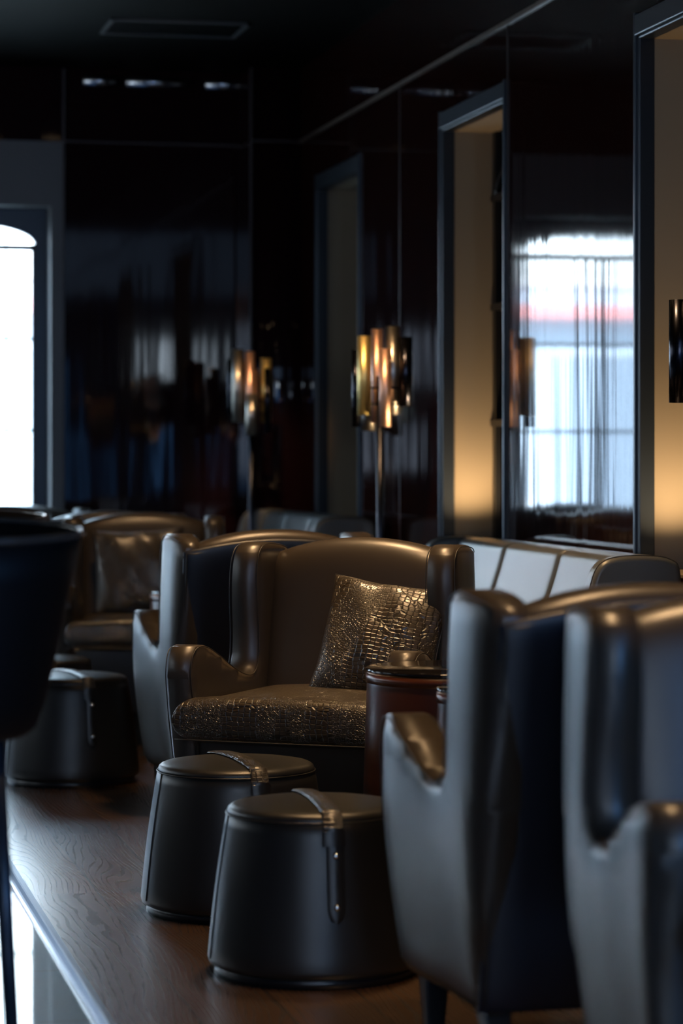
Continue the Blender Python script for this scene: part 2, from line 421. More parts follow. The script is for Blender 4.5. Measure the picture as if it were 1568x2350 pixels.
# half round steel pieces added atop the end wall to reflect as bright strips
for i, (a, b_) in enumerate(((190, 268), (288, 428), (470, 562))):
    bm = bmesh.new(); x0, x1 = onend(a), onend(b_); seg = 10
    ra, rb = [], []
    for k in range(seg+1):
        t = -pi/2 + pi*k/seg
        p = (EY-.012-.03*cos(t), 3.335+.03*sin(t))
        ra.append(bm.verts.new((x0, *p))); rb.append(bm.verts.new((x1, *p)))
    for k in range(seg): bm.faces.new((ra[k], ra[k+1], rb[k+1], rb[k]))
    bm.faces.new(ra); bm.faces.new(rb[::-1])
    struct('trim_%d' % (11+i), bm, M['steel'], smooth=True)

# end wall windows: arched steel casement in a square-headed recess
def end_window(name, dx):
    root = bpy.data.objects.new(name, None); C.objects.link(root); root['kind'] = 'structure'; root.location = (1.07+dx, EY+.20, 0)
    W2 = .515; g = .45; zs, zt = 2.43, 2.565; top = OZ1; bot = OZ0
    # spandrel panel with arched cut
    bm = bmesh.new()
    N = 24
    arch = []
    for k in range(N+1):
        t = pi*k/N; x = -g*cos(t); z = zs + (zt-zs)*(sin(t)**.8 if sin(t) > 0 else 0)
        arch.append((x, z))
    for y in (-.02, .03):
        lo = [bm.verts.new((x, y, z)) for x, z in arch]; hi = [bm.verts.new((x, y, top)) for x, z in arch]
        for k in range(N): bm.faces.new((lo[k], lo[k+1], hi[k+1], hi[k]))
    bm.verts.ensure_lookup_table()
    n_ = 2*(N+1)
    for k in range(N): bm.faces.new((bm.verts[k], bm.verts[k+1], bm.verts[n_+k+1], bm.verts[n_+k]))
    box(bm, -W2, -g, -.02, .03, bot, top); box(bm, g, W2, -.02, .03, bot, top); box(bm, -g, g, -.02, .03, bot, bot+.04)
    struct('window_frame', bm, M['frame'], root)
    bm = bmesh.new()
    for z, t in ((2.43, .022), (1.925, .011), (1.42, .011), (.915, .011)): box(bm, -g, g, -.03, .02, z-t/2*1.4, z+t/2*1.4)
    struct('transom', bm, M['black'], root)
    bm = bmesh.new(); box(bm, -.047, .047, -.035, .025, bot, 2.43); struct('mullion', bm, M['black'], root)
    for sx in (-1, 1):
        bm = bmesh.new(); box(bm, sx*g-.02 if sx > 0 else -g, g if sx > 0 else -g+.02, -.03, .02, bot, 2.45); struct('casement_stile', bm, M['black'], root)
    for x in (-.16, .29, -.30):
        bm = bmesh.new(); box(bm, x-.003, x+.003, -.01, .01, bot, 2.52); struct('glazing_bar', bm, M['black'], root)
    bm = bmesh.new()
    v = [bm.verts.new(p) for p in ((-g, 0, bot), (g, 0, bot), (g, 0, 2.6), (-g, 0, 2.6))]; bm.faces.new(v)
    struct('pane', bm, M['glass'], root)
    bm = bmesh.new(); box(bm, -W2, W2, -.21, -.02, bot-.03, bot+.004); struct('window_sill', bm, M['frame'], root)
    return root
end_window('window_1', 0); end_window('window_2', D2); end_window('window_18', D3)

# deep wall niches on the right: metal surround, tan jambs, black arched window with blind
def niche(i, a, b_, mode):
    root = bpy.data.objects.new('window_%d' % (3+i), None); C.objects.link(root); root['kind'] = 'structure'; root.location = (WX, 0, 0)
    bm = bmesh.new(); t = .010
    box(bm, -.0, .30, b_-t, b_, SILL, HEAD); box(bm, -.0, .30, a, a+t, SILL, HEAD); box(bm, 0, .30, a, b_, HEAD-t, HEAD); box(bm, 0, .30, a, b_, SILL, SILL+t)
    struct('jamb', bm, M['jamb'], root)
    bm = bmesh.new(); p = .014; fw = .016
    for y0, y1, z0, z1 in ((b_-.004, b_+fw, SILL-.02, HEAD+.078), (a-fw, a+.004, SILL-.02, HEAD+.078), (a, b_, HEAD, HEAD+.070)):
        box(bm, -p, .02, y0, y1, z0, z1)
    box(bm, -p*.4, .05, b_-.028, b_, SILL, HEAD); box(bm, -p*.4, .05, a, a+.028, SILL, HEAD)
    box(bm, -p*.4, .05, a, b_, HEAD-.012, HEAD)
    struct('architrave', bm, M['frame'], root, bevel=.004, seg=2)
    bm = bmesh.new(); box(bm, .225, .25, a+t, a+.06, SILL, HEAD); box(bm, .225, .25, b_-.06, b_-t, SILL, HEAD)
    for z in (1.42, 1.925, 2.40): box(bm, .215, .25, a+t, b_-t, z-.014, z+.014)
    box(bm, .22, .25, (a+b_)/2-.03, (a+b_)/2+.03, SILL, 2.4)
    N = 16; c0 = (a+b_)/2; g = (b_-a)/2-.05
    tube(bm, [(.235, c0-g*cos(pi*k/N), 2.40+.17*sin(pi*k/N)) for k in range(N+1)], .016, 6)
    struct('window_frame', bm, M['black'], root)
    if mode != 'day':
        bm = bmesh.new(); box(bm, .262, .28, a, b_, SILL, HEAD); struct('blind', bm, M['black_matte'], root)
    if mode in ('day',):
        bm = bmesh.new(); box(bm, .285, .30, a, b_, SILL, HEAD); struct('blind', bm, M['hall'], root)
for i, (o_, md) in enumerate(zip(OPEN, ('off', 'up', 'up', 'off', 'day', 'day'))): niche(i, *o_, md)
def uplight(y, label, power):
    t = thing('uplight', label, 'light', (WX+.11, y, SILL+.010), 0, 'sill uplights')
    bm = bmesh.new(); lathe(bm, [(0, 0), (.038, 0), (.038, .016), (.032, .018), (.030, .010)], 24); link('housing', bm, M['frame'], t)
    bm = bmesh.new(); lathe(bm, [(0, .012), (.028, .012)], 24); link('lens', bm, M['uplight'], t)
    d = bpy.data.lights.new('uplight_beam', 'SPOT'); d.energy = power; d.color = (1, .70, .38); d.spot_size = radians(120); d.spot_blend = .9; d.shadow_soft_size = .02
    o = bpy.data.objects.new('uplight_beam', d); C.objects.link(o); o.parent = t; o.location = (0, 0, .03)
    o.rotation_euler = Vector((.0, .25, 1)).to_track_quat('-Z', 'Y').to_euler()
uplight(10.75, 'warm uplight on the niche sill behind the pale sofa', 25)
uplight(8.16, 'small warm uplight on the niche sill at the right edge of the photo', 25)

# left wall window frames
for i, (a, b_) in enumerate(LEFT_WIN):
    root = bpy.data.objects.new('window_%d' % (9+i), None); C.objects.link(root); root['kind'] = 'structure'; root.location = (LX, 0, 0)
    bm = bmesh.new()
    for q in ((a, a+.05, 1.0, 2.7), (b_-.05, b_, 1.0, 2.7), (a, b_, 1.0, 1.05), (a, b_, 2.65, 2.7), ((a+b_)/2-.04, (a+b_)/2+.04, 1.0, 2.7), (a, b_, 1.6, 1.62), (a, b_, 2.15, 2.17)):
        box(bm, .07, .10, *q)
    struct('window_frame', bm, M['black'], root)
    bm = bmesh.new(); box(bm, -.29, -.27, a, b_, 1.0, 2.7); struct('blind', bm, M['hall'], root)
# rear hall glazing (daylight slots seen mirrored in the lacquer)
def slot(nm, x, w_, z0, z1, mat):
    bm = bmesh.new(); box(bm, x-w_/2, x+w_/2, BY, BY+.03, z0, z1)
    o = struct(nm, bm, mat); return o
slot('window_12', -.56, .12, 1.05, 2.95, M['sky_pane']); slot('window_13', -.97, .12, 1.05, 2.95, M['sky_pane'])
slot('window_14', -2.05, .45, 1.0, 1.7, M['sky_pane']); slot('window_15', .63, .42, 2.2, 2.75, emis('bright_pane', (.70, .85, 1.0), 55))
slot('window_16', -.50, .10, 2.95, 3.4, M['warm_pane'])
slot('window_17', -2.5, .35, 2.2, 2.9, M['sky_pane'])
# ceiling grille
vd = thing('ceiling_vent', 'dark slatted air vent grille set in the ceiling near the end wall', 'vent', (W((400-784)/F*12.95, 12.95, CH)), -YAW*0)
bm = bmesh.new(); hw, hd = .345, .22
for q in ((-hw, hw, -hd, -hd+.02), (-hw, hw, hd-.02, hd), (-hw, -hw+.02, -hd, hd), (hw-.02, hw, -hd, hd)): box(bm, *q, -.012, .0)
link('frame', bm, M['vent'], vd, smooth=False)
bm = bmesh.new()
for k in range(42):
    x = -hw+.03+k*(2*hw-.06)/41
    v = [bm.verts.new(p) for p in ((x-.004, -hd+.02, -.010), (x+.006, -hd+.02, -.001), (x+.006, hd-.02, -.001), (x-.004, hd-.02, -.010))]; bm.faces.new(v)
link('slats', bm, M['vent'], vd, smooth=False)

# ------------------------------------------------------------------ street outside the window
st_ = thing('street_building', 'sunlit pale building across the street beyond the arched window', 'building', (0, EY+11, 0))
bm = bmesh.new(); box(bm, -14, 16, 0, 1, 3.0, 5.6); link('upper_wall', bm, M['facade'], st_, smooth=False)
bm = bmesh.new(); box(bm, -14, 16, .05, 1, -.2, 3.0); link('ground_floor', bm, M['shop'], st_, smooth=False)
bm = bmesh.new()
v = [bm.verts.new(p) for p in ((-14, -.3, 2.74), (16, -.3, 2.74), (16, 0, 2.82), (-14, 0, 2.82), (-14, -.3, 2.66), (16, -.3, 2.66))]
bm.faces.new(v[:4]); bm.faces.new((v[0], v[1], v[5], v[4])); link('awning', bm, M['red'], st_, smooth=False)
for k in range(12):
    bm = bmesh.new(); box(bm, -12+k*2.2, -11+k*2.2, -.03, .04, 3.5, 4.8); link('window', bm, M['car_glass'], st_, smooth=False)
for k in range(10):
    bm = bmesh.new(); box(bm, -12+k*2.7, -10.3+k*2.7, .0, .06, .5, 2.3); link('shop_window', bm, simple('shop_glass', (.25, .3, .36), .15) if k == 0 else bpy.data.materials['shop_glass'], st_, smooth=False)
bm = bmesh.new(); box(bm, -14, 16, EY+.4, EY+11, -.3, -.1); struct('floor_street', bm, M['pave'])
def car(x, y, label, body):
    t = thing('car', label, 'car', (x, y, -.1), 0, 'parked cars')
    P = [(-2.1, .35), (-2.15, .7), (-1.9, .85), (-1.2, .92), (-.7, 1.38), (.7, 1.42), (1.3, .98), (2.0, .88), (2.15, .6), (2.1, .35)]
    bm = bmesh.new(); sp = spline(P, 4)
    a = [bm.verts.new((p[0], -.85, p[1])) for p in sp]; b_ = [bm.verts.new((p[0], .85, p[1])) for p in sp]
    for k in range(len(sp)): k2 = (k+1) % len(sp); bm.faces.new((a[k], a[k2], b_[k2], b_[k]))
    bm.faces.new(a[::-1]); bm.faces.new(b_); link('body', bm, body, t, bevel=.06)
    bm = bmesh.new(); v = [bm.verts.new(p) for p in ((-1.05, -.86, .95), (1.1, -.86, .97), (.62, -.86, 1.34), (-.6, -.86, 1.30))]; bm.faces.new(v); link('side_window', bm, M['car_glass'], t, smooth=False)
    for x_ in (-1.35, 1.35):
        for y_ in (-.78, .78):
            bm = bmesh.new(); lathe(bm, [(0, -.1), (.31, -.1), (.33, 0), (.31, .1), (0, .1)], 20)
            bmesh.ops.rotate(bm, verts=bm.verts, matrix=Matrix.Rotation(pi/2, 3, 'X')); bmesh.ops.translate(bm, verts=bm.verts, vec=(x_, y_, .33)); link('wheel', bm, M['tyre'], t)
car(.3, EY+8.5, 'white parked car outside beyond the arched window', M['white_paint'])

# ------------------------------------------------------------------ wing chair
PROF = spline([(-.345, .135), (-.347, .25), (-.352, .40), (-.370, .53), (-.386, .62), (-.368, .682), (-.325, .703), (-.27, .696), (-.20, .668), (-.11, .625),
        (-.03, .598), (.03, .598), (.062, .635), (.066, .72), (.052, .82), (.048, .90), (.062, .962), (.10, .994), (.17, 1.0), (.27, .99),
        (.322, .972), (.338, .93), (.325, .80), (.295, .60), (.250, .38), (.205, .20), (.190, .135)], 5)
# back line (y at height z) of the chair shell
def backy(z): return .190 + (z-.135)*(.338-.190)/(.93-.135)
def xo(y): return .372 + max(0, -y-.02)*.085     # the shell widens to the front
TK = .095
def xout(y, z):                                   # outer surface of the shell
    x = xo(y) + .012*sin(min(1, max(0, (z-.13)/.87))*pi)
    x -= .034*max(0, (.52-z)/.39)**1.5             # tucks in towards the floor
    x -= .030*max(0, (y-(.155+.06*(z-.6)))/.17)**2 # rolls round to the back
    x -= .016*max(0, (-.22-y)/.16)**2
    return x
def xin(y, z): return xo(y) - TK + .004
PRF = [Vector((y, z)) for y, z in PROF]
def edge_dist(y, z):
    p = Vector((y, z)); best = 9
    for i in range(len(PRF)):
        a, b_ = PRF[i-1], PRF[i]; d = b_-a; L = d.length_squared
        t = max(0, min(1, (p-a).dot(d)/L)) if L > 1e-12 else 0
        best = min(best, (p-(a+d*t)).length)
    return best
def rnd(d, R): return R*(1-sqrt(max(0, 1-(1-min(d, R)/R)**2)))
RO, RI = .012, .007
def side_panel(s):
    bm = bmesh.new()
    vs = [bm.verts.new((0, y, z)) for y, z in PROF]
    f = bm.faces.new(vs)
    for t in (.001, .002, .003, .004, .008):
        bmesh.ops.inset_region(bm, faces=[f], thickness=t, use_even_offset=True)
        bm.faces.ensure_lookup_table(); f = max(bm.faces, key=lambda q: len(q.verts))
    def cut(co, no):
        fs = [q for q in bm.faces if len(q.verts) > 4]
        g = fs + list({e for q in fs for e in q.edges}) + list({v for q in fs for v in q.verts})
        bmesh.ops.bisect_plane(bm, geom=g, plane_co=co, plane_no=no)
    zs_ = [.16+k*.045 for k in range(19)]
    for z in zs_: cut((0, 0, z), (0, 0, 1))
    g = [q for q in bm.faces if edge_dist(q.calc_center_median().y, q.calc_center_median().z) > .033]
    for k in range(16):
        g = [q for q in bm.faces if q.calc_area() > .0006]
        gg = g + list({e for q in g for e in q.edges}) + list({v for q in g for v in q.verts})
        bmesh.ops.bisect_plane(bm, geom=gg, plane_co=(0, -.385+k*.048, 0), plane_no=(0, 1, 0))
    ret = bmesh.ops.extrude_face_region(bm, geom=bm.faces[:])
    top = {v for v in ret['geom'] if isinstance(v, bmesh.types.BMVert)}
    for v in bm.verts:
        y, z = v.co.y, v.co.z; d = edge_dist(y, z)
        v.co.x = s*(xout(y, z) - rnd(d, RO) if v in top else xin(y, z) + rnd(d, RI))
    return bm
def welt_path(outer, s, i0, i1, d):
    path = PROF[i0:i1]; out = []
    for i, (y, z) in enumerate(path):
        a = path[max(0, i-1)]; b_ = path[min(len(path)-1, i+1)]
        ty, tz = b_[0]-a[0], b_[1]-a[1]; L = sqrt(ty*ty+tz*tz) or 1
        x = xout(y, z) - rnd(d, RO) if outer else xin(y, z) + rnd(d, RI)
        out.append((s*x, y + tz/L*d, z - ty/L*d))
    return out
def zt_back(x): return 1.016 - .050*(abs(x)/.29)**2.2
def make_chair(label, loc, rz, group):
    t = thing('wing_armchair', label, 'armchair', loc, rz, group)
    for s in (-1, 1):
        sp = link('side_panel', side_panel(s), M['leather'], t)
        bm = bmesh.new(); i1 = 5*20
        # raised welts just inside the inner and outer corner of the facing band
        for outer, d in ((True, .006), (False, .004)):
            tube(bm, welt_path(outer, s, 2, i1, d), .0017, 6)
        link('welt', bm, M['seam'], sp)
    # backrest
    bm = bmesh.new()
    def fb(u_, v, h):
        x = u_*.300; z0 = .40; z1 = zt_back(x)
        z = z0 + (v+1)/2*(z1-z0)
        y = backy(z) - .085 - h*1.0
        return (x, y - (.012*(1-u_*u_) if h > 0 else 0), z)
    slab(bm, fb, .135, 34, 34, 10, .12)
    link('backrest', bm, M['leather'], t)
    # outer back panel
    bm = bmesh.new()
    def fo(u_, v, h):
        x = u_*.345; z0 = .14; z1 = .985 - .045*abs(u_)**2.0
        z = z0 + (v+1)/2*(z1-z0)
        return (x, backy(z) + .006 - h - .012*(abs(u_)**8), z)
    slab(bm, fo, .030, 30, 30, 16)
    bp = link('outer_back', bm, M['navy'], t)
    bm = bmesh.new(); pts = []
    for k in range(20): pts.append((-.335, 0, .16 + (.935-.16)*k/19))
    for k in range(1, 24): x = -.335+.67*k/24; pts.append((x, 0, .966-.04*abs(x/.335)**2.0))
    for k in range(20): pts.append((.335, 0, .935 - (.935-.16)*k/19))
    tube(bm, [(x, backy(z)+.012, z) for x, _, z in pts], .0032, 6)
    link('welt', bm, M['seam'], bp)
    # seat box
    bm = bmesh.new(); box(bm, -.315, .315, -.335, .16, .13, .425); link('seat_base', bm, M['leather'], t, bevel=.018)
    # seat cushion with ears in front of the arms
    bm = bmesh.new()
    def fs(u_, v, h):
        y = -.158 + v*.295
        k = min(1, max(0, (-y-.355)/.03)); k = k*k*(3-2*k)
        return (u_*(.282 + .060*k), y, .487 + h + .012*(1-u_*u_)*(1 if h > 0 else 0))
    slab(bm, fs, .128, 48, 64, 14, .0, .30)
    cu = link('seat_cushion', bm, M['croc'], t)
    bm = bmesh.new()
    pts = [((-.282-.06*kk), y, .487) for y, kk in ((-.2, 0), (-.33, 0))] 
    tube(bm, [(-.335+.67*k/20, -.4535+.004*abs(k/10-1)**4, .431) for k in range(21)], .0028, 6)
    link('welt', bm, M['seam'], cu)
    for sx in (-1, 1):
        for y, ln in ((-.285, 0), (.15, .05)):
            bm = bmesh.new()
            v0 = [bm.verts.new((sx*.30+a*.020, y+ln+b_*.020, 0)) for a, b_ in ((-1,-1),(1,-1),(1,1),(-1,1))]
            v1 = [bm.verts.new((sx*.30+a*.031, y+b_*.031, .145)) for a, b_ in ((-1,-1),(1,-1),(1,1),(-1,1))]
            for k in range(4): bm.faces.new((v0[k], v0[(k+1) % 4], v1[(k+1) % 4], v1[k]))
            bm.faces.new(v0[::-1]); bm.faces.new(v1); link('leg', bm, M['blackwood'], t, bevel=.006)
    return t
def place(Xc, D, th): return W(Xc, D), radians(th) - YAW
GC = 'leather wing armchairs'
pA, rA = place(-.023, 8.083, -21.2)
A = make_chair('taupe wing armchair in the middle facing forward, with a crocodile embossed cushion and seat', pA, rA, GC)
def put(Xc, D, th, label):
    p, r = place(Xc, D, th); return dup(A, p, r, label, GC)
put(-.303, 9.53, 194.7, 'taupe wing armchair with navy back turned away, directly behind the middle armchair')
put(.565, 5.58, 194.2, 'large blurred wing armchair with navy back turned away, right of the nearest ottoman')
put(.827, 4.672, 10.7, 'nearest wing armchair, blurred at the right edge, its blue-lit wing facing forward')
put(-.905, 11.95, 4, 'far wing armchair facing forward with a big embossed cushion, beyond the far ottomans')
put(-1.13, 12.80, 183, 'dark wing armchair back to back with the far cushioned armchair')
put(-1.70, 13.77, 4, 'farthest wing armchair, blue-rimmed top just under the arched window')

# ------------------------------------------------------------------ cushions
def cushion(label, loc, half, thick, rot, grp):
    t = thing('throw_pillow', label, 'cushion', (0, 0, 0), 0, grp)
    bm = bmesh.new()
    def fc(u_, v, h):
        pinch = 1 - .075*(1-abs(u_)**2)*abs(v)**6; pinch2 = 1 - .075*(1-abs(v)**2)*abs(u_)**6
        return (u_*half*pinch2, -h + .004*sin(9*u_+4*v), v*half*pinch)
    slab(bm, fc, thick, 40, 40, 2.6, .25)
    o = link('cover', bm, M['croc'], t)
    bm = bmesh.new(); P = []
    for (a, b_) in (((-1, -1), (1, -1)), ((1, -1), (1, 1)), ((1, 1), (-1, 1)), ((-1, 1), (-1, -1))):
        for k in range(14):
            u_ = a[0] + (b_[0]-a[0])*k/14; v = a[1] + (b_[1]-a[1])*k/14; P.append(fc(u_, v, 0))
    tube(bm, P, .0032, 6, closed=True); link('piping', bm, M['seam'], t)
    t.matrix_world = Matrix.Translation(loc) @ rot.to_matrix().to_4x4()
    return t
from mathutils import Euler
def inchair(p, r, lx, ly, lz): return Vector((p.x + cos(r)*lx - sin(r)*ly, p.y + sin(r)*lx + cos(r)*ly, lz))
def crot(rz, lean, roll): return (Matrix.Rotation(rz, 3, 'Z') @ Matrix.Rotation(-lean, 3, 'X') @ Matrix.Rotation(roll, 3, 'Y')).to_euler()
GP = 'embossed throw cushions'
cushion('bronze crocodile embossed cushion leaning in the middle armchair', inchair(pA, rA, .140, .040, .700), .198, .12, crot(rA+radians(4), radians(22), radians(7)), GP)
p, r = place(-.905, 11.95, 4)
cushion('large bronze embossed cushion upright in the far armchair', inchair(p, r, -.02, .05, .735), .21, .14, crot(r, radians(12), radians(-2)), GP)
p, r = place(.827, 4.672, 10.7)
cushion('blurred glinting embossed cushion in the nearest armchair at the right edge', inchair(p, r, .06, .03, .70), .205, .13, crot(r+.2, radians(14), radians(6)), GP)

# ------------------------------------------------------------------ ottomans
RB, RT, HB = .268, .222, .392
def make_pouf(label, loc, rz, grp):
    t = thing('ottoman', label, 'ottoman', loc, rz, grp)
    bm = bmesh.new(); lathe(bm, [(0, 0), (.252, 0), (.252, .028), (0, .028)], 64); link('plinth', bm, M['blackwood'], t)
    bm = bmesh.new(); pr = [(0, .022), (RB-.016, .022), (RB-.004, .028), (RB, .042)]
    for k in range(1, 13): pr.append((RB + (RT-RB)*k/12 + .004*sin(pi*k/12), .042+(HB-.042)*k/12))
    pr += [(RT-.003, HB+.002), (0, HB+.002)]
    lathe(bm, pr, 96); body = link('body', bm, M['pouf'], t)
    bm = bmesh.new(); pr = [(0, HB), (RT-.002, HB+.001), (RT-.0015, HB+.006), (RT-.005, HB+.014), (RT-.011, HB+.019), (RT-.020, HB+.0225)]
    for k in range(1, 9): rr_ = (RT-.020)*(1-k/8); pr.append((rr_, HB+.0215+.014*(1-(rr_/RT)**2)))
    lathe(bm, pr, 96); link('top_pad', bm, M['pouf'], t)
    bm = bmesh.new()
    ring = [(RT*cos(2*pi*k/72)*1.002, RT*sin(2*pi*k/72)*1.002, HB+.001) for k in range(72)]; tube(bm, ring, .0020, 6, closed=True)
    for a in (radians(185), radians(5)):
        tube(bm, [((RB+(RT-RB)*k/10+.004*sin(pi*k/10)+.0005)*cos(a), (RB+(RT-RB)*k/10+.004*sin(pi*k/10)+.0005)*sin(a), .042+(HB-.042)*k/10) for k in range(11)], .0026, 6)
    link('welt', bm, M['pouf'], t)
    # strap path: along the local Y axis over the top
    def surf(q):
        """q: arc parameter, q<0 back side, 0..1 across the top, >1 front side downwards (metres)"""
        top = 2*RT - .02
        if q < 0: z = HB + q; y = RT + (RB-RT)*(HB-z)/HB + .006
        elif q <= top:
            y = (RT-.01) - q; z = HB + .025 + .014*(1-(y/RT)**2)
        else:
            z = HB - (q-top); y = -(RT + (RB-RT)*(HB-z)/HB + .007)
        return y, z
    TOP = 2*RT-.02
    def ribbon(qs, wid, th, mat, name, par, off=0, point=0, xoff=lambda q: 0):
        bm = bmesh.new(); rows = []
        for i, q in enumerate(qs):
            y, z = surf(q); y2, z2 = surf(q+.004); ty, tz = y2-y, z2-z; L = sqrt(ty*ty+tz*tz) or 1; ny, nz = tz/L, -ty/L
            if ny*y + nz*.3 < 0: ny, nz = -ny, -nz
            w_ = wid/2
            if point:
                d = qs[-1]-q
                if d < point: w_ *= max(.05, sqrt(max(0, 1-(1-d/point)**2)))
            row = []
            for u_, hh_ in ((-1, 0), (-.82, th), (0, th*1.25), (.82, th), (1, 0)):
                x = u_*w_ + xoff(q)
                R = abs(y); dy = R - sqrt(max(0, R*R-x*x)) if (q < 0 or q > TOP) else 0
                sy = -1 if y < 0 else 1
                row.append(bm.verts.new((x, y - sy*dy + ny*(hh_+off), z + nz*(hh_+off))))
            rows.append(row)
        for A_, B_ in zip(rows, rows[1:]):
            for k in range(4): bm.faces.new((A_[k], A_[k+1], B_[k+1], B_[k]))
        return link(name, bm, mat, par)
    q0 = [-.25 + .25*k/10 for k in range(10)] + [TOP*k/24 for k in range(25)] + [TOP+.012+.02*k/3 for k in range(4)]
    st_ = ribbon(q0, .050, .0045, M['croc_strap'], 'strap', t)
    q1 = [TOP+.010 + .225*k/30 for k in range(31)]
    tab = ribbon(q1, .044, .0030, M['pouf'], 'strap_tab', t, off=.003, point=.04, xoff=lambda q: .004)
    kp = ribbon([TOP+.016+.036*k/5 for k in range(6)], .056, .0030, M['pouf'], 'keeper_loop', t, off=.008)
    for zq in (.045+.028, .222-.028):
        y, z = surf(TOP+zq); bm = bmesh.new()
        bmesh.ops.create_uvsphere(bm, u_segments=16, v_segments=10, radius=.009)
        bmesh.ops.scale(bm, verts=bm.verts, vec=(1, .8, 1)); bmesh.ops.translate(bm, verts=bm.verts, vec=(.004, y-.009, z)); link('stud', bm, M['stud'], tab)
    return t
GO = 'strapped leather ottomans'
PO = make_pouf('nearest round leather ottoman, two bright studs on its strap', W(-.064, 6.48), radians(11)-YAW, GO)
dup(PO, W(-.296, 7.35), radians(19)-YAW, 'round leather ottoman right in front of the middle armchair, behind the nearest ottoman', GO)
dup(PO, W((163-784)/F*10.27, 10.27), radians(24)-YAW, 'dark round ottoman at the left beside the back-turned armchair', GO)
dup(PO, W((89-784)/F*11.15, 11.15), radians(20)-YAW, 'farthest ottoman, only its top rim showing behind the left ottoman', GO)

# ------------------------------------------------------------------ drum tables
def drum(label, loc, r0, h):
    t = thing('drum_table', label, 'table', loc, 0, 'cognac leather drum tables')
    rb = r0+.022
    bm = bmesh.new(); lathe(bm, [(0, 0), (rb-.01, 0), (rb-.01, .02), (0, .02)], 64); link('plinth', bm, M['blackwood'], t)
    bm = bmesh.new(); lathe(bm, [(0, .018), (rb, .018), (r0+.001, h-.045), (r0, h-.014), (0, h-.014)], 96); link('body', bm, M['drum'], t)
    bm = bmesh.new(); lathe(bm, [(r0+.0005, h-.040), (r0+.004, h-.040), (r0+.004, h-.014), (r0, h-.014)], 96); link('band', bm, M['drum'], t)
    bm = bmesh.new(); lathe(bm, [(r0, h-.016), (r0+.004, h-.015), (r0+.004, h-.011), (r0, h-.010)], 96); link('rim', bm, M['rim'], t)
    bm = bmesh.new(); lathe(bm, [(0, h-.011), (r0+.001, h-.011), (r0+.005, h-.008), (r0+.005, h-.003), (r0+.001, h), (0, h)], 96); link('table_top', bm, M['drum_top'], t)
    bm = bmesh.new(); tube(bm, [((rb+(r0-rb)*k/8+.001)*cos(-pi/2+.9), (rb+(r0-rb)*k/8+.001)*sin(-pi/2+.9), .02+(h-.06)*k/8) for k in range(9)], .002, 6); link('seam', bm, M['seam'], t)
    return t
drum('large round brown leather drum table with black top beside the middle armchair', W(.316, 7.24), .245, .69)
drum('slim brown leather drum table half hidden behind the back-turned armchair on the right', W(.388, 6.785), .138, .675)
drum('distant drum table, only a lit edge showing left of the back-turned armchair', W(-.575, 11.18), .24, .70)

# ------------------------------------------------------------------ sofas (along the right wall, facing -X)
def sofa(label, y0, y1, xb, n):
    t = thing('leather_sofa', label, 'sofa', (xb, (y0+y1)/2, 0), 0, 'grey leather sofas along the panelled wall')
    L = (y1-y0); h = .955; ew = .085
    # back: channel panels, each a soft slab leaning back
    for k in range(n):
        a = -L/2+ew + (L-2*ew)*k/n; b_ = -L/2+ew + (L-2*ew)*(k+1)/n
        bm = bmesh.new()
        def fp(u_, v, hh_, a=a, b_=b_):
            y = (a+b_)/2 + u_*(b_-a)/2*1.012
            z = .40 + (v+1)/2*(h-.40)
            x = -.10 - .20*(1-(v+1)/2)**1.2
            return (x - hh_, y, z)
        slab(bm, fp, .17, 28, 34, 34, .015, .36)
        link('back_panel', bm, M['sofa'], t)
    for k in range(2 if n > 2 else 2):
        m_ = 2
        a = -L/2+ew + (L-2*ew)*k/m_; b_ = -L/2+ew + (L-2*ew)*(k+1)/m_
        bm = bmesh.new()
        def fs(u_, v, hh_, a=a, b_=b_): return (-.44 + v*.21, (a+b_)/2+u_*(b_-a)/2, .40+hh_+.01*(1-u_*u_))
        slab(bm, fs, .15, 24, 20, 8); link('seat_cushion', bm, M['sofa'], t)
    bm = bmesh.new(); box(bm, -.64, -.03, -L/2+.02, L/2-.02, .10, .345); link('base', bm, M['sofa'], t, bevel=.02)
    bm = bmesh.new(); box(bm, -.05, -.012, -L/2+.03, L/2-.03, .12, .93); link('outer_back', bm, M['sofa'], t, bevel=.012)
    P = spline([(-.63, .10), (-.655, .30), (-.66, .50), (-.63, .585), (-.57, .60), (-.50, .60), (-.43, .63), (-.36, .70), (-.325, .83), (-.295, .92), (-.24, .953), (-.13, .958), (-.05, .945), (-.018, .90), (-.012, .70), (-.012, .40), (-.015, .10)], 5)
    for s in (-1, 1):
        bm = bmesh.new(); r0_ = [bm.verts.new((x, s*L/2, z)) for x, z in P]; r1_ = [bm.verts.new((x, s*(L/2-ew), z)) for x, z in P]
        for k in range(len(P)): k2 = (k+1) % len(P); bm.faces.new((r0_[k], r0_[k2], r1_[k2], r1_[k]))
        bm.faces.new(r0_); bm.faces.new(r1_[::-1]); ar = link('arm', bm, M['sofa'], t, bevel=.018, seg=4)
        bm = bmesh.new(); tube(bm, [(x, s*(L/2-.018), z+.0005) for x, z in P[8:-8]], .0025, 6); link('welt', bm, M['seam'], ar)
    for sx in (-.58, -.08):
        for s in (-1, 1):
            bm = bmesh.new(); tube(bm, [(sx, s*(L/2-.08), 0), (sx, s*(L/2-.08), .12)], [.018, .026], 12); link('leg', bm, M['blackwood'], t)
    if n == 3 and y0 > 11: t.scale = (1, 1, 1.035)
    return t
sofa('pale blue-lit leather sofa against the panelled wall, right of the middle armchair', 7.86, 10.05, WX-.035, 3)
sofa('distant pale sofa top in the far corner below the left floor lamp', 11.95, 13.90, WX-.06, 3)

